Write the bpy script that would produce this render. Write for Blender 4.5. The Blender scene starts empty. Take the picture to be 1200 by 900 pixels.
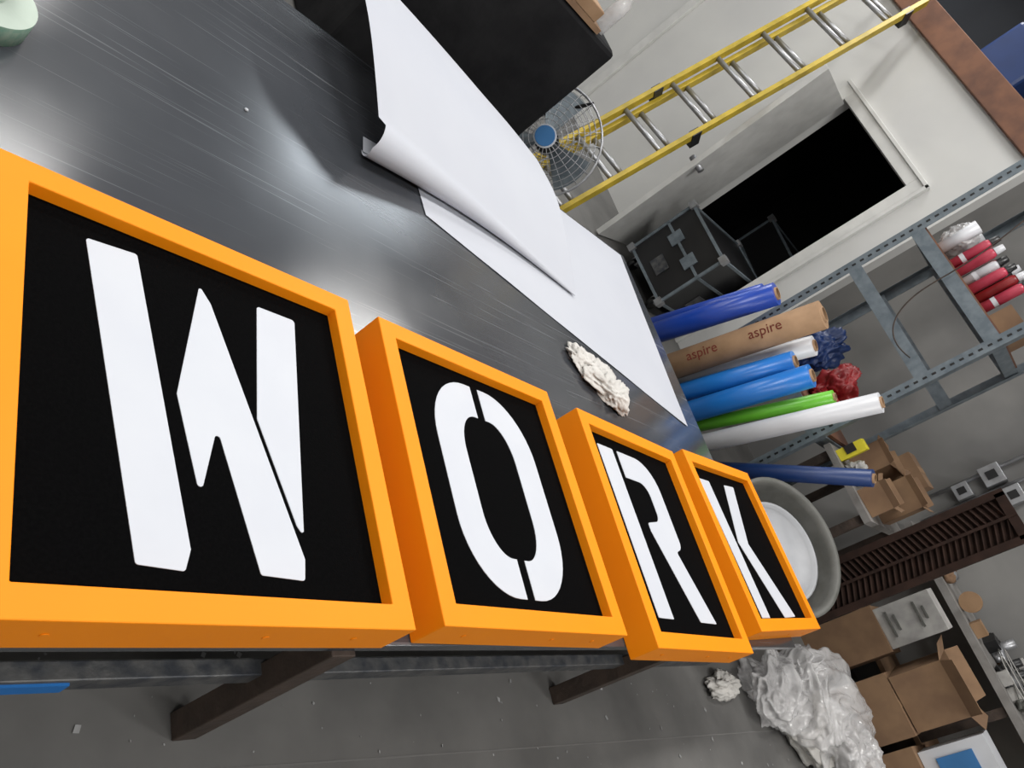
import bpy, bmesh, math, random
from mathutils import Vector as V, Matrix, noise
random.seed(4)
sc=bpy.context.scene
try: sc.view_settings.view_transform='Standard'
except Exception: pass
COL=sc.collection
# ---------------------------------------------------------------- materials
def mat(name,c,rough=.5,metal=0,c2=None,scale=8,bump=0,spec=.5,trans=0,alpha=1,coat=0,bscale=None,detail=4,lo=.35,hi=.65,bd=.02,sheen=0):
    m=bpy.data.materials.new(name);m.use_nodes=True
    nt=m.node_tree;b=nt.nodes['Principled BSDF']
    b.inputs['Base Color'].default_value=(*c,1);b.inputs['Roughness'].default_value=rough
    b.inputs['Metallic'].default_value=metal;b.inputs['Specular IOR Level'].default_value=spec
    b.inputs['Transmission Weight'].default_value=trans;b.inputs['Alpha'].default_value=alpha
    b.inputs['Coat Weight'].default_value=coat
    b.inputs['Sheen Weight'].default_value=sheen
    tc=nt.nodes.new('ShaderNodeTexCoord')
    n=nt.nodes.new('ShaderNodeTexNoise');n.inputs['Scale'].default_value=scale;n.inputs['Detail'].default_value=detail
    nt.links.new(tc.outputs['Object'],n.inputs['Vector'])
    r=nt.nodes.new('ShaderNodeValToRGB')
    r.color_ramp.elements[0].position=lo;r.color_ramp.elements[1].position=hi
    c2=c2 or tuple(x*.88 for x in c)
    r.color_ramp.elements[0].color=(*c2,1);r.color_ramp.elements[1].color=(*c,1)
    nt.links.new(n.outputs['Fac'],r.inputs['Fac']);nt.links.new(r.outputs['Color'],b.inputs['Base Color'])
    if bump:
        n2=nt.nodes.new('ShaderNodeTexNoise');n2.inputs['Scale'].default_value=bscale or scale*3;n2.inputs['Detail'].default_value=4
        nt.links.new(tc.outputs['Object'],n2.inputs['Vector'])
        bp=nt.nodes.new('ShaderNodeBump');bp.inputs['Strength'].default_value=bump;bp.inputs['Distance'].default_value=bd
        nt.links.new(n2.outputs['Fac'],bp.inputs['Height']);nt.links.new(bp.outputs['Normal'],b.inputs['Normal'])
    return m
M={}
M['orange']=mat('orange_paint',(.93,.275,.004),.5,c2=(.90,.262,.004),scale=3,spec=.2,bump=.02,bscale=60)
M['black']=mat('black_panel',(.0018,.0018,.002),.9,spec=.04,scale=160,c2=(.001,.001,.0012),bump=.25,bscale=260,bd=.002)
M['letter']=mat('white_letter',(.57,.59,.635),.5,c2=(.55,.57,.62),scale=6,spec=.15)
M['paper']=mat('white_paper',(.49,.505,.55),.75,c2=(.465,.48,.53),scale=2,bump=.03,spec=.2)
M['tissue']=mat('tissue',(.60,.58,.55),.9,scale=20,bump=.5,bscale=30)
M['scrapw']=mat('off_white_scrap',(.42,.41,.39),.8,scale=10,c2=(.3,.29,.28))
M['brown']=mat('rusty_brown_steel',(.06,.04,.03),.7,c2=(.035,.024,.018),scale=14,bump=.2)
M['steel']=mat('dark_steel',(.05,.055,.065),.5,metal=.4,c2=(.12,.12,.12),scale=25,bump=.1)
M['wallw']=mat('white_wall_paint',(.60,.60,.58),.7,c2=(.55,.55,.54),scale=1.5,bump=.05)
M['wallg']=mat('grey_wall',(.24,.235,.225),.8,c2=(.15,.148,.145),scale=1.2,bump=.1)
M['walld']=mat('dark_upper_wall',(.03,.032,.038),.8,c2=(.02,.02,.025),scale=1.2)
M['ceil']=mat('ceiling_paint',(.22,.22,.22),.9)
M['trim']=mat('trim_paint',(.64,.64,.62),.5)
M['leaf']=mat('door_leaf_paint',(.60,.60,.58),.5)
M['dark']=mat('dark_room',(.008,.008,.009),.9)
M['blackfab']=mat('black_fabric',(.010,.010,.011),.85,c2=(.016,.016,.017),scale=5,bump=.4,bscale=6,spec=.12)
M['yellow']=mat('yellow_fibreglass',(.50,.36,.03),.5,c2=(.34,.25,.02),scale=9)
M['alu']=mat('aluminium',(.42,.43,.45),.4,metal=.7,c2=(.3,.3,.31),scale=12)
M['galv']=mat('galvanised_steel',(.19,.225,.25),.5,metal=.35,c2=(.13,.16,.185),scale=18)
M['blue']=mat('blue_vinyl',(.01,.055,.37),.3,c2=(.008,.04,.28),scale=3,spec=.5)
M['azure']=mat('azure_vinyl',(.015,.18,.58),.3,c2=(.012,.14,.47),scale=3)
M['navy']=mat('navy_vinyl',(.01,.035,.14),.4)
M['green']=mat('lime_vinyl',(.14,.50,.03),.35,scale=3)
M['whitev']=mat('white_vinyl',(.60,.61,.64),.35,scale=3)
M['lid']=mat('dull_white_lid',(.40,.41,.43),.5,scale=5,c2=(.33,.34,.36))
M['kraft']=mat('kraft_card',(.31,.19,.105),.8,c2=(.25,.15,.08),scale=10)
M['card']=mat('cardboard',(.24,.145,.08),.85,c2=(.18,.105,.06),scale=6)
M['red']=mat('red_plastic',(.30,.012,.015),.4,c2=(.18,.008,.01),scale=12)
M['pink']=mat('pink_red_label',(.50,.05,.09),.4,c2=(.4,.03,.06),scale=12)
M['maroon']=mat('dark_red_ink',(.16,.02,.01),.7)
M['yel']=mat('yellow_label',(.7,.60,.03),.6)
M['blk']=mat('black_plastic',(.012,.012,.013),.4)
M['wood']=mat('wood_plank',(.20,.09,.05),.7,c2=(.12,.055,.035),scale=7)
M['lblue']=mat('light_blue_print',(.04,.17,.40),.6)
M['tapeblue']=mat('blue_tape',(.01,.16,.5),.7)
M['louver']=mat('dark_brown_wood',(.036,.019,.014),.8,c2=(.022,.012,.009),scale=12,spec=.2)
M['film']=mat('plastic_film',(.80,.79,.79),.18,c2=(.60,.59,.59),scale=5,bump=.8,bscale=7,lo=.38,hi=.62,bd=.05,spec=.9,alpha=.5)
M['rub']=mat('grey_rubber',(.13,.13,.12),.6,c2=(.09,.09,.08),scale=9)
M['bencht']=mat('bench_grey',(.24,.23,.22),.7,c2=(.16,.15,.14),scale=9)
M['tapeg']=mat('pale_green_tape',(.36,.52,.42),.6,c2=(.2,.42,.32),scale=60)
M['tapew']=mat('tape_side',(.46,.54,.47),.6)
M['debris']=mat('floor_debris',(.42,.42,.42),.8,c2=(.2,.2,.2),scale=3)
M['joint']=mat('floor_joint_filler',(.16,.155,.15),.8)
# table top : scuffed dark steel
m=mat('table_top_steel',(.060,.065,.074),.3,c2=(.034,.037,.043),scale=1.1,spec=.65,detail=5,lo=.3,hi=.7);M['top']=m
nt=m.node_tree;b=nt.nodes['Principled BSDF'];tc=nt.nodes.new('ShaderNodeTexCoord')
cur=None
for i,(rot,sx,sy,th) in enumerate([(.45,1.1,110,.71),(1.25,1.3,150,.71),(-.5,1.4,120,.71),(2.3,1.6,140,.71),(.9,2.5,90,.72)]):
    mp=nt.nodes.new('ShaderNodeMapping');mp.inputs['Rotation'].default_value=(0,0,rot);mp.inputs['Scale'].default_value=(sx,sy,1);mp.inputs['Location'].default_value=(i*3.1,i*7,0)
    n=nt.nodes.new('ShaderNodeTexNoise');n.inputs['Scale'].default_value=1;n.inputs['Detail'].default_value=1;n.inputs['Distortion'].default_value=.5
    nt.links.new(tc.outputs['Object'],mp.inputs['Vector']);nt.links.new(mp.outputs[0],n.inputs['Vector'])
    r=nt.nodes.new('ShaderNodeMapRange');r.inputs['From Min'].default_value=th;r.inputs['From Max'].default_value=th+.22
    nt.links.new(n.outputs['Fac'],r.inputs['Value'])
    if cur is None: cur=r.outputs[0]
    else:
        a=nt.nodes.new('ShaderNodeMath');a.operation='MAXIMUM';nt.links.new(cur,a.inputs[0]);nt.links.new(r.outputs[0],a.inputs[1]);cur=a.outputs[0]
mx=nt.nodes.new('ShaderNodeMix');mx.data_type='RGBA';mx.inputs[7].default_value=(.24,.25,.265,1)
old=b.inputs['Base Color'].links[0].from_socket
nt.links.new(old,mx.inputs[6]);nt.links.new(cur,mx.inputs[0]);nt.links.new(mx.outputs[2],b.inputs['Base Color'])
n=nt.nodes.new('ShaderNodeTexNoise');n.inputs['Scale'].default_value=1.8;n.inputs['Detail'].default_value=3
nt.links.new(tc.outputs['Object'],n.inputs['Vector'])
r=nt.nodes.new('ShaderNodeMapRange');r.inputs['From Min'].default_value=.3;r.inputs['From Max'].default_value=.7;r.inputs['To Min'].default_value=.13;r.inputs['To Max'].default_value=.24
nt.links.new(n.outputs['Fac'],r.inputs['Value']);nt.links.new(r.outputs[0],b.inputs['Roughness'])
m=mat('floor_concrete',(.15,.146,.14),.5,c2=(.095,.093,.09),scale=2.5,bump=.1,detail=9);M['floor']=m
# emissive material of the ceiling panel added for glare on the table top
m=bpy.data.materials.new('added_panel_glow');m.use_nodes=True;b=m.node_tree.nodes['Principled BSDF']
b.inputs['Base Color'].default_value=(.8,.85,.9,1);b.inputs['Emission Color'].default_value=(.85,.93,1,1);b.inputs['Emission Strength'].default_value=8;M['panel_glow']=m

# ---------------------------------------------------------------- helpers
def root(name,loc):
    e=bpy.data.objects.new(name,None);e.location=loc;e.empty_display_size=.1;COL.objects.link(e);return e
def fin(me,name,m,parent=None,smooth=False,bev=0):
    o=bpy.data.objects.new(name,me);COL.objects.link(o)
    if m: me.materials.append(M[m] if isinstance(m,str) else m)
    if smooth:
        for p in me.polygons:p.use_smooth=True
    if bev:
        bv=o.modifiers.new('b','BEVEL');bv.width=bev;bv.segments=2;bv.limit_method='ANGLE'
    if parent:
        o.parent=parent;o.matrix_parent_inverse=Matrix.Translation(-parent.location)
    return o
def box(name,lo,hi,m,parent=None,rot=0,tilt=None,bev=0):
    lo=V(lo);hi=V(hi);c=(lo+hi)/2;s=hi-lo
    bm=bmesh.new();bmesh.ops.create_cube(bm,size=1)
    R=Matrix.Rotation(rot,4,'Z')
    if tilt: R=R@Matrix.Rotation(tilt[0],4,'X')@Matrix.Rotation(tilt[1],4,'Y')
    bm.transform(Matrix.Translation(c)@R@Matrix.Diagonal((s.x,s.y,s.z,1)))
    me=bpy.data.meshes.new(name);bm.to_mesh(me);bm.free()
    return fin(me,name,m,parent,bev=bev)
def frame_of(a,b):
    d=(V(b)-V(a));q=d.to_track_quat('Z','Y').to_matrix().to_4x4();return d.length,Matrix.Translation(V(a))@q
def rod(name,a,b,r,m,parent=None,seg=20,r2=None,smooth=True,hollow=0):
    L,T=frame_of(a,b);bm=bmesh.new();r2=r if r2 is None else r2
    prof=[(r,0),(r2,L)]
    if hollow: prof=[(r,0),(r2,L),(r2-hollow,L),(r-hollow,0)]
    rings=[[bm.verts.new((p*math.cos(2*math.pi*i/seg),p*math.sin(2*math.pi*i/seg),z)) for i in range(seg)] for p,z in prof]
    k=len(rings)
    for j in range(k if hollow else k-1):
        A=rings[j];B=rings[(j+1)%k]
        for i in range(seg): bm.faces.new((A[i],A[(i+1)%seg],B[(i+1)%seg],B[i]))
    if not hollow:
        bm.faces.new(rings[0][::-1]);bm.faces.new(rings[-1])
    bm.transform(T);bmesh.ops.recalc_face_normals(bm,faces=bm.faces)
    me=bpy.data.meshes.new(name);bm.to_mesh(me);bm.free()
    for p in me.polygons:
        p.use_smooth = smooth and len(p.vertices)==4 and not hollow
    if hollow:
        for p in me.polygons: p.use_smooth = p.index<seg
    return fin(me,name,m,parent)
def bar(name,a,b,w,h,m,parent=None,up=(0,0,1)):
    a=V(a);b=V(b);d=(b-a);L=d.length;z=d.normalized();x=V(up).cross(z).normalized();y=z.cross(x)
    R=Matrix((x,y,z)).transposed().to_4x4()
    bm=bmesh.new();bmesh.ops.create_cube(bm,size=1)
    bm.transform(Matrix.Translation((a+b)/2)@R@Matrix.Diagonal((w,h,L,1)))
    me=bpy.data.meshes.new(name);bm.to_mesh(me);bm.free();return fin(me,name,m,parent,bev=.002)
def lathe(name,prof,c,m,parent=None,seg=48,T=None):
    bm=bmesh.new();rings=[]
    for r,z in prof: rings.append([bm.verts.new((c[0]+r*math.cos(2*math.pi*i/seg),c[1]+r*math.sin(2*math.pi*i/seg),c[2]+z)) for i in range(seg)])
    for A,B in zip(rings,rings[1:]):
        for i in range(seg): bm.faces.new((A[i],A[(i+1)%seg],B[(i+1)%seg],B[i]))
    if T is not None: bm.transform(T)
    me=bpy.data.meshes.new(name);bmesh.ops.recalc_face_normals(bm,faces=bm.faces);bm.to_mesh(me);bm.free();return fin(me,name,m,parent,smooth=True)
def tube(name,pts,r,m,parent=None,cyc=False):
    cu=bpy.data.curves.new(name,'CURVE');cu.dimensions='3D';s=cu.splines.new('NURBS' if not cyc else 'POLY')
    s.points.add(len(pts)-1)
    for p,q in zip(s.points,pts): p.co=(*q,1)
    s.use_endpoint_u=True;s.use_cyclic_u=cyc;cu.bevel_depth=r;cu.bevel_resolution=2
    cu.materials.append(M[m]);o=bpy.data.objects.new(name,cu);COL.objects.link(o)
    if parent: o.parent=parent;o.matrix_parent_inverse=Matrix.Translation(-parent.location)
    return o
def lump(name,c,s,m,parent=None,amp=.25,f=3,sub=5,seed=0,flat=None,ridge=False,smooth=True):
    bm=bmesh.new();bmesh.ops.create_icosphere(bm,subdivisions=sub,radius=1)
    for v in bm.verts:
        n=v.co.normalized();q=n*f+V((seed*3.7,seed,seed*1.3))
        a=noise.noise(q)+.5*noise.noise(q*2.1)+.25*noise.noise(q*4.3)
        if ridge:
            q2=q+V((noise.noise(q*.8),noise.noise(q*.8+V((5,5,5))),noise.noise(q*.8+V((9,1,4)))))*.8
            a=.45-1.3*abs(noise.noise(q2))-.7*abs(noise.noise(q2*2.2))-.35*abs(noise.noise(q2*4.5))+.5*noise.noise(q*.6)
        v.co=n*(1+amp*a)
        v.co=V((v.co.x*s[0],v.co.y*s[1],v.co.z*s[2]))+V(c)
        if flat is not None and v.co.z<flat: v.co.z=flat
    me=bpy.data.meshes.new(name);bm.to_mesh(me);bm.free();return fin(me,name,m,parent,smooth=smooth)
def roundpoly(pts,rs,n=7):
    if rs is None: return pts
    out=[];N=len(pts)
    for i in range(N):
        p=V(pts[i]);a=V(pts[i-1])-p;b=V(pts[(i+1)%N])-p
        r=rs[i] if isinstance(rs,list) else rs
        la,lb=a.length,b.length;a.normalize();b.normalize()
        ang=a.angle(b);t=min(r/math.tan(ang/2),la*.49,lb*.49)
        if r>.1: t=min(r/math.tan(ang/2),la*.92,lb*.92)
        r=t*math.tan(ang/2);c=p+(a+b).normalized()*(r/math.sin(ang/2))
        s=p+a*t;e=p+b*t
        a0=math.atan2(*(s-c).yx);a1=math.atan2(*(e-c).yx);d=(a1-a0+math.pi)%(2*math.pi)-math.pi
        for k in range(n+1): out.append((c.x+r*math.cos(a0+d*k/n),c.y+r*math.sin(a0+d*k/n)))
    return out
def plate(name,pts,z0,z1,m,parent,T):
    bm=bmesh.new();vs=[bm.verts.new((x,y,z0)) for x,y in pts];f=bm.faces.new(vs)
    r=bmesh.ops.extrude_face_region(bm,geom=[f])
    for v in r['geom']:
        if isinstance(v,bmesh.types.BMVert): v.co.z=z1
    bmesh.ops.recalc_face_normals(bm,faces=bm.faces);bmesh.ops.triangulate(bm,faces=[f for f in bm.faces if len(f.verts)>4])
    bm.transform(T);me=bpy.data.meshes.new(name);bm.to_mesh(me);bm.free();return fin(me,name,m,parent)
def grid(name,f,nu,nv,m,parent):
    bm=bmesh.new();g=[[bm.verts.new(f(i/nu,j/nv)) for j in range(nv+1)] for i in range(nu+1)]
    for i in range(nu):
        for j in range(nv): bm.faces.new((g[i][j],g[i+1][j],g[i+1][j+1],g[i][j+1]))
    me=bpy.data.meshes.new(name);bm.to_mesh(me);bm.free();return fin(me,name,m,parent,smooth=True)

# ---------------------------------------------------------------- camera
A=V((740,310,927)).normalized();B=V((-500,-1580,927)).normalized();U=A.cross(B).normalized();B=U.cross(A)
cx=V((A.x,B.x,U.x));cy=-V((A.y,B.y,U.y));cz=-V((A.z,B.z,U.z))
cam=bpy.data.cameras.new('camera');co=bpy.data.objects.new('camera',cam);COL.objects.link(co)
co.matrix_world=Matrix.Translation((0,0,1.70))@Matrix((cx,cy,cz)).transposed().to_4x4()
cam.sensor_width=36;cam.lens=36*927/1200;cam.clip_start=.02;sc.camera=co

# ---------------------------------------------------------------- room
box('floor',(-3,-4,-.1),(9,10.2,0),'floor')
box('ceiling',(-3,-4,4.5),(9,10.2,4.6),'ceil')
box('added_glow_panel',(5.2,7.7,4.47),(7.6,9.95,4.495),'panel_glow')  # added glowing panel, no real opening; reflects as a pale patch in the table
for i,y in enumerate((7.66,9.93)): box('trim_%d'%(20+i),(5.15,y,4.45),(7.65,y+.04,4.5),'trim')  # edging strips of the added glowing panel
WX=5.85
J0,J1,HD,PH=3.32,4.30,2.07,2.83
box('wall_back',(WX,2.93,0),(WX+.12,J0,PH),'wallw')
box('wall_back_panel',(WX,J1,0),(WX+.12,10,PH),'wallw')
box('wall_back_header',(WX,J0,HD),(WX+.12,J1,PH),'wallw')
box('wall_back_end',(6.5,-4,0),(6.62,2.93,4.5),'wallg')
box('wall_return',(WX+.12,2.93,0),(6.62,3.03,4.5),'wallg')
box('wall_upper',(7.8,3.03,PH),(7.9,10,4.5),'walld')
box('wall_left',(-3,10,0),(9,10.12,4.5),'wallg')
box('wall_right',(-3,-4.12,0),(9,-4,4.5),'wallw')
box('wall_front',(-3.12,-4,0),(-3,10,4.5),'wallw')
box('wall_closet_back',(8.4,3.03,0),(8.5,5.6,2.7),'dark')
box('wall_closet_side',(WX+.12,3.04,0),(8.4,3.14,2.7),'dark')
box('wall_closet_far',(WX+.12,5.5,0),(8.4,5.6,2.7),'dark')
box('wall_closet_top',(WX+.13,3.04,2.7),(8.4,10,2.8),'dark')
for i,(a,b) in enumerate([((WX-.025,J0-.10,0),(WX,J0,HD+.10)),((WX-.025,J1,0),(WX,J1+.10,HD+.10)),((WX-.025,J0,HD),(WX,J1,HD+.10)),
      ((WX-.04,J0-.12,0),(WX,J0-.09,HD+.12)),((WX-.04,J0-.12,HD+.09),(WX,J1+.12,HD+.12)),((WX-.035,6.2,0),(WX,6.3,PH)),((WX-.04,7.7,0),(WX,7.74,PH))]):
    box('trim_%d'%(i+1),a,b,'trim',bev=.004)
box('trim_8',(WX-.05,2.93,PH-.08),(WX+.15,10,PH+.13),'wood',bev=.005)
d=root('door_1',(WX,J1,0))
hv=V((5.0,4.01,0));hg=V((WX-.03,J1-.02,0))
bar('leaf',(hg+hv)/2+V((0,0,.02)),(hg+hv)/2+V((0,0,HD-.02)),(hg-hv).length,.045,'leaf',d,up=V((-(hg-hv).y,(hg-hv).x,0)).normalized())
kn=hv+(hg-hv)*.07
n=V((-(hg-hv).y,(hg-hv).x,0)).normalized()
rod('knob',kn+V((0,0,.95))-n*.07,kn+V((0,0,.95))+n*.07,.026,'alu',d)
t=root('blue_storage_box',(6.4,3.9,PH));box('wrapped_box',(6.05,3.75,PH+.14),(6.5,4.15,PH+.5),'navy',t,rot=.2,bev=.03);box('support_board',(6.0,3.5,PH),(6.6,4.4,PH+.13),'wood',t)

# ---------------------------------------------------------------- worktable
TZ=.57
tb=root('worktable',(1.6,1.5,0))
box('table_top',(-1.5,.40,TZ-.03),(3.62,2.65,TZ),'top',tb,bev=.003)
for x,y in ((-.4,.42),(1.085,.42),(2.565,.42),(3.5,1.2),(-.4,2.55),(1.085,2.55),(2.565,2.55),(3.5,2.5)):
    box('leg',(x-.03,y-.03,0),(x+.03,y+.03,TZ-.03),'brown',tb,bev=.003)
box('stretcher',(-1.4,.425,.28),(3.3,.46,.33),'steel',tb,bev=.003)
box('stretcher',(-1.4,2.55,.28),(3.5,2.59,.33),'steel',tb,bev=.003)
for x in (-.4,1.085,2.565,3.5):
    box('cross_rail',(x-.02,1.1,.47),(x+.02,2.55,.54),'brown',tb)
box('blue_tape_strip',(.54,.42,.285),(.68,.425,.32),'tapeblue',tb)

# ---------------------------------------------------------------- signs
def sign(c,w,h,rot,letters,fw=.05,t=.10,rec=.028):
    s=root('letter_sign_box',(c[0],c[1],TZ+.001));T=Matrix.Translation((c[0],c[1],TZ+.001))@Matrix.Rotation(rot,4,'Z')
    bm=bmesh.new();a,b=w/2,h/2
    def rect(a,b,z): return [bm.verts.new(p) for p in ((-a,-b,z),(a,-b,z),(a,b,z),(-a,b,z))]
    O0,O1,I1,I0=rect(a,b,0),rect(a,b,t),rect(a-fw,b-fw,t),rect(a-fw,b-fw,0)
    for P,Q in ((O0,O1),(O1,I1),(I1,I0),(I0,O0)):
        for i in range(4): bm.faces.new((P[i],P[(i+1)%4],Q[(i+1)%4],Q[i]))
    bmesh.ops.recalc_face_normals(bm,faces=bm.faces);bm.transform(T)
    me=bpy.data.meshes.new('frame');bm.to_mesh(me);bm.free();fin(me,'frame','orange',s,bev=.0025)
    pl=t-rec
    plate('black_face',[(-a+fw,-b+fw),(a-fw,-b+fw),(a-fw,b-fw),(-a+fw,b-fw)],pl-.01,pl,'black',s,T)
    for i,(pts,r) in enumerate(letters):
        plate('letter_part_%d'%i,roundpoly(pts,r),pl,pl+.0015,'letter',s,T)
    for fx in (-.35,.1,.35):
        p=T@V((fx*w,-b,.05));q=T@V((fx*w,-b-.0015,.05));rod('screw',p,q,.006,'orange',s,seg=12)
    return s
W=[([(-.227,.304),(-.132,.312),(-.063,-.274),(-.075,-.311),(-.155,-.306)],.006),
   ([(-.004,.293),(.018,.256),(.163,-.27),(.156,-.311),(.065,-.307),(.006,-.032),(-.039,-.179),(-.069,.019)],[.004,.02,.01,.006,.006,.006,.006,.01]),
   ([(.131,.297),(.229,.297),(.168,-.225),(.155,-.205),(.096,.009)],.008)]
def ohalf(s):
    pts=[];g=.016
    def arc(X,Y,rx,ry,q):
        # corner arc from the top/bottom edge to the side edge
        res=[]
        for k in range(13):
            a=math.pi/2*k/12
            res.append((-(X-rx)-rx*math.sin(a),q*((Y-ry)+ry*math.cos(a))))
        return res
    out=[(-g,.308)]+arc(.2075,.308,.165,.20,1)+arc(.2075,.308,.165,.20,-1)[::-1]+[(-g,-.308)]
    inn=[(-g,-.205)]+arc(.105,.205,.075,.12,-1)+arc(.105,.205,.075,.12,1)[::-1]+[(-g,.205)]
    return ([(x*s,y) for x,y in out+inn],None)
O=[ohalf(1),ohalf(-1)]
R=[([(-.235,.31),(-.135,.31),(-.128,-.30),(-.228,-.30)],.004),
   ([(-.105,.31),(.14,.31),(.14,-.03),(.085,-.05),(.19,-.30),(.065,-.30),(-.06,.01),(-.06,.04),(.04,.06),(.04,.205),(-.105,.205)],[.004,.12,.08,.01,.004,.004,.01,.01,.04,.05,.004])]
K=[([(-.245,.28),(-.145,.28),(-.135,-.325),(-.225,-.325)],.004),
   ([(.03,.285),(.145,.29),(.0,-.0),(.185,-.32),(.045,-.325),(-.115,0)],.004)]
sign((.768,.80),.77,.81,0,W)
sign((1.612,.795),.735,.79,math.radians(-.8),O)
sign((2.49,.757),.70,.81,math.radians(-1.5),R)
sign((3.355,.82),.74,.77,math.radians(2),K)

# ---------------------------------------------------------------- paper on table
ps=root('paper_sheet',(2.6,2.2,TZ))
def flat(u,v):
    a=V((1.74,1.90)).lerp(V((3.45,1.47)),u);b=V((1.74,2.63)).lerp(V((3.57,2.63)),u);p=a.lerp(b,v)
    return (p.x,p.y,TZ+.003+.003*noise.noise(V((p.x*3,p.y*3,1))))
grid('flat_sheet',flat,50,30,'paper',ps)
pc=root('curled_paper_sheet',(2.1,2.2,TZ))
def curl(u,v):
    r=.058*(1-u)**1.2+.004
    yn=1.95+.06*math.sin(math.pi*u)
    z0=TZ+.010
    lean=0
    if v<.12:
        k=v/.12;y=yn+r+(1-k)*.10;z=z0+.002
    elif v<.45:
        k=(v-.12)/.33;a=-math.pi/2-math.pi*k
        y=yn+r*1.35+r*1.35*math.cos(a);z=z0+r+r*math.sin(a)
    else:
        k=(v-.45)/.55;y=yn+r*1.35+k*(.90-.1*u)
        z=z0+2*r+(.035+.05*u+.09*(1-u))*math.sin(math.pi*min(k*.72,1))
        z+=.014*noise.noise(V((u*3,y*3,0)))*k
        lean=-.12*k*(1-u)
    w=max(0,1-abs(v-.3)/.3)
    x=1.43+1.27*u+lean+.06*(1-u)*(1-w)*(1 if v<.45 else 0)
    return (x,y,z)
grid('curled_sheet',curl,60,90,'paper',pc)
cr=root('crumpled_paper_towel',(2.62,1.47,TZ))
lump('towel_a',(2.55,1.54,TZ+.010),(.105,.075,.03),'tissue',cr,amp=.55,f=1.2,seed=3,flat=TZ+.001,ridge=True)
lump('towel_b',(2.70,1.43,TZ+.012),(.11,.085,.045),'tissue',cr,amp=.6,f=1.2,seed=7,flat=TZ+.001,ridge=True)
lump('towel_c',(2.63,1.50,TZ+.012),(.12,.095,.04),'tissue',cr,amp=.6,f=1.2,seed=5,flat=TZ+.001,ridge=True)
tr=root('tape_roll',(.35,1.70,TZ))
lathe('tape_body',[(.045,0),(.105,0),(.105,.05)],(.35,1.695,TZ+.001),'tapeg',tr)
lathe('tape_side',[(.105,.05),(.045,.052),(.045,0)],(.35,1.695,TZ+.001),'tapew',tr)
sb=root('paper_scrap',(1.0,1.9,TZ))
lump('scrap',(1.015,1.885,TZ+.004),(.006,.005,.004),'letter',sb,sub=2,flat=TZ+.001)

# ---------------------------------------------------------------- black covered case, fan
bc=root('black_fabric_case',(2.5,3.9,0))
box('case_body',(1.95,3.5,.0),(3.21,4.25,1.12),'blackfab',bc,bev=.03)
box('lid_board',(2.35,3.5,1.12),(3.0,4.1,1.15),'card',bc)
box('wood_block',(2.75,3.5,1.15),(2.93,3.9,1.22),'kraft',bc,bev=.005)
bt=root('plastic_bottle',(2.98,3.62,1.15))
lathe('bottle',[(.0,0),(.045,0),(.045,.15),(.04,.19),(.016,.23),(.016,.26),(0,.26)],(3.07,3.62,1.122),'film',bt)
fn=root('floor_fan',(3.60,3.76,0))
fc=V((3.60,3.76,.42));ax=V((-.75,-.55,.28)).normalized()
q=ax.to_track_quat('Z','Y').to_matrix().to_4x4();FT=Matrix.Translation(fc)@q
def ring(r,z,w,m='alu'):
    tube('cage_ring',[FT@V((r*math.cos(a*math.pi/18),r*math.sin(a*math.pi/18),z)) for a in range(36)],w,m,fn,True)
for k in range(1,11):
    r=.36*k/10;zz=.10*math.sqrt(max(0,1-(r/.38)**2))
    ring(r,zz,.0025);ring(r,-zz,.0025)
ring(.362,0,.008)
for k in range(24):
    a=k*math.pi/12;c,s_=math.cos(a),math.sin(a)
    for sg in (1,-1):
        tube('cage_spoke',[FT@V((.04*c,.04*s_,.1*sg)),FT@V((.2*c,.2*s_,.09*sg)),FT@V((.33*c,.33*s_,.05*sg)),FT@V((.36*c,.36*s_,0))],.002,'alu',fn)
rod('badge',FT@V((0,0,.10)),FT@V((0,0,.115)),.065,'lblue',fn);rod('badge_rim',FT@V((0,0,.095)),FT@V((0,0,.108)),.075,'whitev',fn)
rod('motor',FT@V((0,0,-.2)),FT@V((0,0,.0)),.08,'blk',fn)
for k in range(3):
    a=k*2*math.pi/3
    def bl(u,v,a=a): 
        rr=.06+.27*u;th=a+(v-.5)*.9;return FT@V((rr*math.cos(th),rr*math.sin(th),(v-.5)*.07))
    grid('blade',bl,6,6,'galv',fn)
tube('stand',[FT@V((.0,.37,0)),fc+V((-.1,.35,-.3)),(3.48,4.03,.015),(3.78,3.58,.015),fc+V((.15,-.3,-.3)),FT@V((0,-.37,0))],.012,'blk',fn)

# ---------------------------------------------------------------- ladder
ld=root('extension_ladder',(4.0,3.8,0))
d1=V((1.85,1.03,3.10)).normalized();f1=V((3.965,3.54,0.03));f2=V((3.87,4.0,.03))
side=(f2-f1);side=(side-side.dot(d1)*d1);wid=side.length;side.normalize();nrm=side.cross(d1).normalized()
for k,(off,s0,s1,sh) in enumerate([(0,0,3.45,0),(.08,.12,3.4,.04)]):
    o_=nrm*off
    a0=f1+d1*s0+o_+side*sh;a1=f1+d1*s1+o_+side*sh;b0=f1+side*wid+d1*s0+o_-side*sh;b1=f1+side*wid+d1*s1+o_-side*sh
    bar('rail',a0,a1,.035,.065,'yellow',ld,up=nrm);bar('rail',b0,b1,.035,.065,'yellow',ld,up=nrm)
    n_=8
    for i in range(n_):
        s=.18+i*.415
        if s+s0<s1: rod('rung',a0+d1*s,b0+d1*s,.02,'alu',ld,seg=10)
for s in (1.3,3.25):
    for P0 in (f1,f1+side*wid):
        p=P0+d1*s+nrm*.04;bar('guide_bracket',p-d1*.04,p+d1*.04,.05,.14,'blk',ld,up=nrm)

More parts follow.
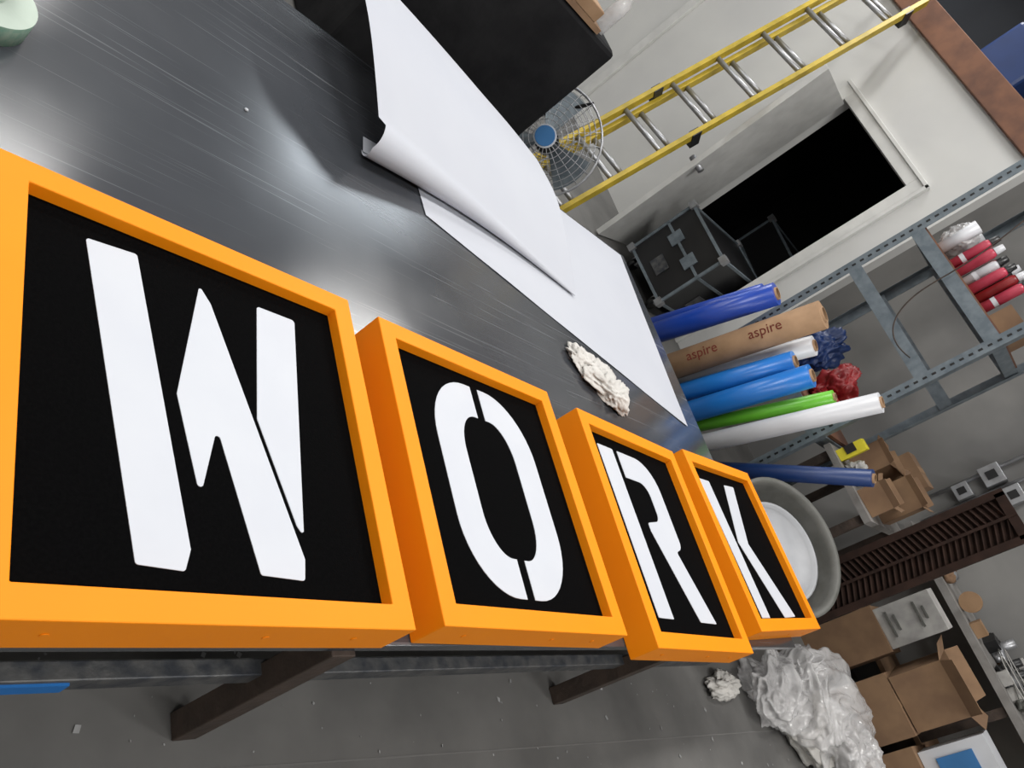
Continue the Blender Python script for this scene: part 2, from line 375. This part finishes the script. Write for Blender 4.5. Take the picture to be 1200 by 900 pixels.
# ---------------------------------------------------------------- flight cases
def flight(name,x0,y0,z0,x1,y1,z1,rot):
    fl=root(name,((x0+x1)/2,(y0+y1)/2,0));e=.011
    T=Matrix.Translation(((x0+x1)/2,(y0+y1)/2,0))@Matrix.Rotation(rot,4,'Z')@Matrix.Translation((-(x0+x1)/2,-(y0+y1)/2,0))
    def bx(n,a,b,m):
        o=box(n,a,b,m,fl);o.data.transform(T)
    bx('case_body',(x0,y0,z0),(x1,y1,z1),'blk')
    for x in (x0,x1):
        for y in (y0,y1): bx('edge_extrusion',(x-e,y-e,z0),(x+e,y+e,z1),'galv')
    for z in (z0,z0+(z1-z0)*.6,z1):
        for y in (y0,y1): bx('edge_extrusion',(x0,y-e,z-e),(x1,y+e,z+e),'galv')
        for x in (x0,x1): bx('edge_extrusion',(x-e,y0,z-e),(x+e,y1,z+e),'galv')
    for x in (x0,x1):
        for y in (y0,y1):
            for z in (z0,z1): bx('ball_corner',(x-.03,y-.03,z-.03),(x+.03,y+.03,z+.03),'alu')
    for y in (y0+.16,y1-.16): bx('latch',(x0-.015,y-.05,z0+.3),(x0-.002,y+.05,z0+.42),'galv')
    bx('handle_plate',(x0-.012,(y0+y1)/2-.07,z0+.08),(x0-.002,(y0+y1)/2+.07,z0+.2),'steel')
    bx('handle_plate',(x0+.3,y0-.012,z0+.1),(x0+.48,y0-.002,z0+.24),'steel')
    for x in (x0+.1,x1-.1):
        for y in (y0+.08,y1-.08):
            p=T@V((x,y-.02,.06));r_=T@V((x,y+.02,.06));rod('caster',p,r_,.058,'blk',fl);bx('caster_fork',(x-.03,y-.035,.07),(x+.03,y+.035,z0),'alu')
flight('flight_case',5.34,3.40,.14,6.36,3.96,.74,.10)
flight('flight_case',6.75,3.5,.14,7.5,4.3,1.05,-.3)

# ---------------------------------------------------------------- vinyl rolls
def roll(name,b,t,r,m):
    t=V(t);b=V(b);d_=(b-t)
    b2=b+d_*((b.z-.03-r*.15)/(-d_.z))
    o=root(name,b2)
    rod('wound_film',b2,t,r,m,o,seg=40,hollow=r*.45)
    dn=(t-b2).normalized()
    rod('core',b2+dn*.01,t+dn*.012,r*.56,'kraft',o,seg=28,hollow=.006)
    return o
roll('vinyl_roll',(4.36,2.535,.331),(4.36,2.325,1.10),.070,'blue')
roll('vinyl_roll',(4.50,2.66,.33),(4.50,2.45,1.02),.06,'blue')
kb,kt=V((4.38,2.28,.311)),V((4.38,2.065,1.265))
rb=roll('kraft_tube',kb,kt,.085,'kraft')
roll('vinyl_roll',(4.55,2.24,.33),(4.55,2.0,1.12),.062,'whitev')
roll('vinyl_roll',(4.42,2.09,.335),(4.42,1.915,1.0),.065,'azure')
roll('vinyl_roll',(4.36,1.93,.34),(4.36,1.765,1.055),.068,'azure')
roll('vinyl_roll',(4.46,1.855,.363),(4.46,1.63,1.09),.04,'green')
roll('vinyl_roll',(4.34,1.70,.352),(4.34,1.44,1.30),.055,'whitev')
roll('vinyl_roll',(4.50,1.45,.521),(4.50,1.14,1.06),.048,'navy')
dB=(kt-kb).normalized()
ax1=V((-1,-.15,.0)).normalized();ax1=(ax1-ax1.dot(dB)*dB).normalized()
for i,s in enumerate((.16,.56)):
    cu=bpy.data.curves.new('printed_word','FONT');cu.body='aspire';cu.size=.085;cu.extrude=.0005
    o=bpy.data.objects.new('printed_word',cu);COL.objects.link(o);cu.materials.append(M['maroon'])
    p=kb+dB*(s)+ax1*.0855
    R_=Matrix((dB,ax1.cross(dB),ax1)).transposed()
    o.matrix_world=Matrix.Translation(p-ax1.cross(dB)*.02)@R_.to_4x4()
    mw=o.matrix_world.copy();o.parent=rb;o.matrix_parent_inverse=Matrix.Translation(-rb.location);o.matrix_basis=mw
# ---------------------------------------------------------------- shelving
sh=root('steel_shelving_unit',(5.0,2.0,0))
for x,y in [(4.7,2.40),(4.7,1.57),(5.35,2.40),(5.35,1.57)]:
    sx=1 if x<5 else -1
    box('post_flange_a',(x-.002,y-.03,0),(x+.002,y+.03,3.2),'galv',sh)
    box('post_flange_b',(min(x,x+.05*sx),y+(.028 if y>2 else -.03),0),(max(x,x+.05*sx),y+(.03 if y>2 else -.028),3.2),'galv',sh)
    if x<5:
        for k in range(60):
            z=.1+k*.051
            if z<3.1: box('slot',(x-.0035,y-.006,z-.012),(x-.002,y+.006,z+.012),'blk',sh)
for z in (.86,1.52,1.91,2.75):
    for x in (4.705,5.33): box('beam',(x-.006,1.55,z-.04),(x+.006,2.42,z+.04),'galv',sh)
for z in (.86,1.91,2.75):
    for y in (1.555,2.42): box('side_beam',(4.71,y-.006,z-.035),(5.33,y+.006,z+.035),'galv',sh)
    box('shelf_board',(4.72,1.58,z+.03),(5.32,2.39,z+.05),'wood',sh)
SZ=1.961
cn=root('spray_can_group',(4.85,2.0,SZ))
for i,(x,y,m_,h) in enumerate([(4.80,2.13,'pink',.22),(4.86,2.10,'blk',.2),(4.79,2.065,'pink',.21),(4.81,2.0,'whitev',.19),(4.79,1.935,'pink',.2),(4.80,1.87,'red',.22),(4.79,1.805,'pink',.22),(4.87,2.03,'red',.2),(4.88,1.95,'blk',.22),(4.87,1.85,'red',.2)]):
    lathe('can',[(0,0),(.03,0),(.03,h-.02),(.022,h),(0,h)],(x,y,SZ),m_,cn,seg=24)
    lathe('cap',[(.024,h),(.018,h+.05),(0,h+.05)],(x,y,SZ),('blk','blk','whitev')[i%3],cn,seg=24)
    if i%3==0: lathe('label_band',[(.0305,.05),(.0305,.075)],(x,y,SZ),'whitev',cn,seg=24)
pb=root('wrapped_cups',(4.85,2.28,SZ))
for k in range(3): lathe('cup_stack',[(0,0),(.033,0),(.04,.22),(.036,.22),(.03,.05)],(4.79+.06*k,2.25+.03*(k%2),SZ),'whitev',pb,seg=20)
lump('bag',(4.86,2.27,SZ+.11),(.10,.085,.11),'film',pb,amp=.25,f=1.8,seed=9,flat=SZ,ridge=True)
cb=root('cardboard_tray',(4.9,1.68,SZ));box('tray',(4.76,1.61,SZ),(5.1,1.74,SZ+.12),'card',cb)
cable=root('hanging_cable',(4.65,2.1,2.0));tube('cable',[(4.66,2.2,2.9),(4.62,2.1,2.5),(4.66,2.0,2.0),(4.64,2.05,1.7),(4.67,1.9,1.45),(4.66,1.7,1.52)],.004,'brown',cable)
SB=.912
rd=root('red_plastic_bag',(4.95,1.85,SB));lump('bag',(4.93,1.86,SB+.14),(.12,.12,.17),'red',rd,amp=.5,f=1.0,seed=13,flat=SB,ridge=True)
lump('bag_fold',(4.86,1.76,SB+.06),(.08,.1,.08),'red',rd,amp=.5,f=1.1,seed=17,flat=SB,ridge=True)
bd=root('blue_plastic_bag',(5.1,2.15,SB));lump('bag',(5.05,2.17,SB+.15),(.12,.12,.18),'navy',bd,amp=.5,f=1.0,seed=14,flat=SB,ridge=True)

# ---------------------------------------------------------------- bench with cartons
BZ=.902
bn=root('side_bench',(5.2,1.25,0))
box('bench_top',(4.78,1.0,.86),(5.6,1.51,.90),'bencht',bn)
for x in (4.84,5.54):
    for y in (1.04,1.46): box('leg',(x-.025,y-.025,0),(x+.025,y+.025,.86),'brown',bn)
def carton(name,c,s,rot=0,flaps=True,m='card',ang=.6,fl=.9):
    o=root(name,c);T=Matrix.Translation(c)@Matrix.Rotation(rot,4,'Z');a,b,h=s[0]/2,s[1]/2,s[2]
    bm=bmesh.new()
    vb=[bm.verts.new(p) for p in ((-a,-b,0),(a,-b,0),(a,b,0),(-a,b,0))];vt=[bm.verts.new((v.co.x,v.co.y,h)) for v in vb]
    bm.faces.new(vb[::-1])
    for i in range(4): bm.faces.new((vb[i],vb[(i+1)%4],vt[(i+1)%4],vt[i]))
    if flaps:
        for i in range(4):
            p,q_=vt[i],vt[(i+1)%4];e=(q_.co-p.co);n_=V((e.y,-e.x,0)).normalized();L=min(a,b)*fl
            k=ang*(1 if i%2 else .4);off=n_*L*math.cos(k)+V((0,0,L*math.sin(k)))
            r1=bm.verts.new(p.co+off+e*.03);r2=bm.verts.new(q_.co+off-e*.03);bm.faces.new((p,q_,r2,r1))
    else: bm.faces.new(vt)
    bm.transform(T);me=bpy.data.meshes.new('shell');bm.to_mesh(me);bm.free();ob=fin(me,'shell',m,o)
    so=ob.modifiers.new('s','SOLIDIFY');so.thickness=.004
    if not flaps:
        plate('packing_tape',[(-a,-.02),(a,-.02),(a,.02),(-a,.02)],h,h+.002,'kraft',o,T)
    return o
carton('cardboard_box',(4.92,1.13,BZ),(.17,.17,.13),.2,fl=.5,ang=1.2)
carton('cardboard_box',(5.2,1.39,BZ),(.2,.18,.2),-.2,fl=.4,ang=1.1)
carton('cardboard_box',(5.18,1.13,BZ),(.2,.2,.24),.1,ang=1.1,fl=.4)
carton('cardboard_box',(5.45,1.3,BZ),(.22,.24,.3),.1,flaps=False)
yb=root('yellow_label_box',(4.86,1.44,BZ));box('box',(4.82,1.40,BZ),(4.92,1.47,BZ+.16),'yel',yb,rot=.2);box('label',(4.812,1.41,BZ+.05),(4.82,1.46,BZ+.11),'blk',yb,rot=.2)
pp=root('crumpled_paper_pile',(4.9,1.3,BZ));lump('pile',(4.87,1.31,BZ+.04),(.06,.06,.06),'scrapw',pp,amp=.5,f=1.8,seed=11,flat=BZ,ridge=True)

# louvered shutter
lv=root('louvered_shutter',(4.95,.75,0))
y0,y1=.64,.90
for y in (y0,y1): box('stile',(4.93,y-.02,.0),(4.97,y+.02,1.55),'louver',lv)
ym=(y0+y1)/2;box('mullion',(4.925,ym-.008,0),(4.935,ym+.008,1.55),'louver',lv)
box('backing',(4.972,y0,0),(4.978,y1,1.55),'louver',lv)
box('rail',(4.93,y0,1.5),(4.97,y1,1.55),'louver',lv);box('rail',(4.93,y0,0),(4.97,y1,.08),'louver',lv)
for k in range(40):
    z=.1+k*.035
    bar('slat',(4.95,y0+.015,z),(4.95,ym,z+.04),.006,.03,'louver',lv,up=(1,0,.6));bar('slat',(4.95,ym,z+.04),(4.95,y1-.015,z),.006,.03,'louver',lv,up=(1,0,.6))

# tub, tilted toward the table
tu=root('rubber_tub',(4.42,.93,0))
TT=Matrix.Translation((4.28,.97,.16))@Matrix.Rotation(-.42,4,'Y')@Matrix.Rotation(.12,4,'X')
lathe('tub_wall',[(0,.0),(.29,.0),(.31,.03),(.345,.44),(.37,.45),(.37,.48),(.345,.48),(.335,.44),(.29,.05),(0,.04)],(0,0,0),'rub',tu,T=TT)
lathe('white_lid',[(.0,.38),(.12,.385),(.25,.38),(.255,.40),(.27,.40),(.275,.36),(.29,.30)],(.02,-.01,0),'lid',tu,T=TT)
bar('prop_block',(4.50,.75,.065),(4.50,1.2,.065),.12,.12,'wood',tu)
# clear plastic heap
pl=root('clear_plastic_wrap',(4.9,.2,0))
lump('wrap_core',(4.9,.17,.07),(.30,.26,.11),'tissue',pl,amp=.4,f=1.0,seed=31,flat=.002,ridge=True)
lump('wrap_a',(4.92,.22,.12),(.38,.32,.22),'film',pl,amp=.55,f=.9,seed=21,flat=.002,ridge=True,sub=6)
lump('wrap_b',(4.60,.32,.06),(.32,.20,.15),'film',pl,amp=.6,f=1.0,seed=22,flat=.002,ridge=True,sub=6)
lump('wrap_c',(5.02,.0,.10),(.26,.26,.2),'film',pl,amp=.6,f=1.0,seed=23,flat=.002,ridge=True,sub=6)
lump('wrap_d',(4.74,.40,.08),(.24,.14,.2),'film',pl,amp=.6,f=1.0,seed=27,flat=.002,ridge=True,sub=6)
rg=root('white_rag',(4.0,.40,0));lump('rag',(4.0,.40,.03),(.15,.07,.05),'tissue',rg,amp=.7,f=1.0,seed=25,flat=.002,ridge=True)

# back bench + cartons lower right
b2=root('back_bench',(6.2,0,0))
box('bench_top',(5.98,-1.4,.88),(6.48,1.15,.93),'bencht',b2)
for y in (-1.3,-.1,1.05): box('leg',(6.0,y-.03,0),(6.06,y+.03,.88),'brown',b2)
box('lower_shelf',(5.98,-1.4,.3),(6.48,1.15,.33),'card',b2)
carton('cardboard_box',(5.76,.13,.42),(.32,.34,.32),.2,ang=.9,fl=.6)
carton('cardboard_box',(5.76,.12,.002),(.36,.38,.41),.05,flaps=False)
carton('cardboard_box',(5.74,-.30,.002),(.34,.34,.36),-.05,flaps=False)
carton('cardboard_box',(5.64,-.72,.002),(.3,.3,.38),.2,ang=.9,fl=.5)
pr=root('printed_box',(5.75,-.28,.37));box('box',(5.64,-.42,.366),(5.84,-.16,.75),'whitev',pr,rot=.05);box('label',(5.628,-.36,.45),(5.636,-.22,.66),'lblue',pr,rot=.05)
ul=root('white_carton',(5.75,.55,0));box('carton',(5.66,.42,.5),(5.84,.68,.86),'scrapw',ul,rot=.1,bev=.004)
box('carton_base',(5.64,.40,0),(5.88,.70,.5),'card',ul)
for z,w_ in ((.56,.16),(.60,.10),(.74,.16),(.78,.08)): box('printed_line',(5.648,.55-w_/2,z),(5.656,.55+w_/2,z+.012),'rub',ul,rot=.1)
cl=root('bench_clutter',(6.2,.3,.93))
cols=['scrapw','alu','kraft','blk','scrapw','card','rub','galv','blk']
for i in range(90):
    x=random.uniform(6.05,6.4);y=random.uniform(-1.2,.95);s=random.uniform(.025,.065)
    if abs(y-.55)<.1: continue
    if i%3==0: lump('scrap',(x,y,.93+s*.5),(s,s*1.2,s*.8),random.choice(cols),cl,sub=3,amp=.6,f=1.5,seed=i,flat=.931,ridge=True)
    elif i%3==1: box('small_part',(x-s,y-s*.7,.931),(x+s,y+s*.7,.931+s*1.4),random.choice(cols),cl,rot=random.uniform(0,3))
    else: rod('canister',(x,y,.931),(x,y,.931+s*2.6),s*.5,random.choice(cols),cl,seg=16)
for i in range(6):
    pts=[(random.uniform(6.0,6.3),random.uniform(-.9,.4),.94+random.uniform(0,.12)) for _ in range(7)]
    tube('wire',pts,.0035,['scrapw','rub','blk'][i%3],cl)
eb=root('electrical_boxes',(6.45,1.3,1.5))
for y,z,s in ((1.30,1.5,.1),(1.12,1.55,.09),(1.28,1.28,.08),(1.08,1.33,.07)):
    box('junction_box',(6.40,y-s*.7,z-s*.7),(6.498,y+s*.7,z+s*.7),'alu',eb,bev=.004)
    box('outlet',(6.395,y-s*.3,z-s*.35),(6.40,y+s*.3,z+s*.35),'blk',eb)
for y in (1.2,1.34,1.08): rod('conduit',(6.46,y,.93),(6.46,y,3.2),.014,'alu',eb,seg=12)
ws=root('wire_spool',(6.08,.55,.93));rod('spool',(6.06,.55,1.00),(6.10,.55,1.00),.068,'kraft',ws)

# floor joint & debris
se=root('floor_joint',(3,.25,0));bar('joint',(-1,.43,.0008),(6.4,.06,.0008),.005,.0012,'joint',se)
db=root('floor_debris',(2.5,.3,0))
bm=bmesh.new()
for i in range(190):
    x=random.uniform(.5,5.5);y=random.uniform(-.05,.65);s=random.choice([.002,.003,.004,.005,.010])*random.uniform(.7,1.4)
    a=random.uniform(0,6.28)
    vs=[bm.verts.new((x+s*math.cos(a+k*1.57)*(1 if k%2 else .5),y+s*math.sin(a+k*1.57),.002+.002*random.random())) for k in range(4)]
    bm.faces.new(vs)
me=bpy.data.meshes.new('bits');bm.to_mesh(me);bm.free();fin(me,'bits','debris',db)

# ---------------------------------------------------------------- lights
def lamp(name,c,sx,sy,p,col=(1,.985,.96)):
    r=root(name,c)
    l=bpy.data.lights.new(name+'_light','AREA');l.shape='RECTANGLE';l.size=sx;l.size_y=sy;l.energy=p;l.color=col
    o=bpy.data.objects.new('tube_light',l);COL.objects.link(o);o.location=(0,0,-.06);o.parent=r
    box('housing',(c[0]-sx/2-.03,c[1]-sy/2-.03,c[2]-.04),(c[0]+sx/2+.03,c[1]+sy/2+.03,c[2]+.05),'trim',r)
for x,y,p in ((-1,-1.5,60),(1.6,-1.5,64),(4.3,-1.5,74),(-1,2,55),(1.6,2,60),(4.3,2,74),(-1,5.5,60),(1.4,5.5,66),(5.2,5.1,78),(-1,8.3,66),(1.4,8.3,66)):
        lamp('ceiling_light',(x,y,4.4),1.5,.4,p)
w=bpy.data.worlds.new('world');sc.world=w;w.use_nodes=True
w.node_tree.nodes['Background'].inputs[0].default_value=(.8,.88,1,1);w.node_tree.nodes['Background'].inputs[1].default_value=.3
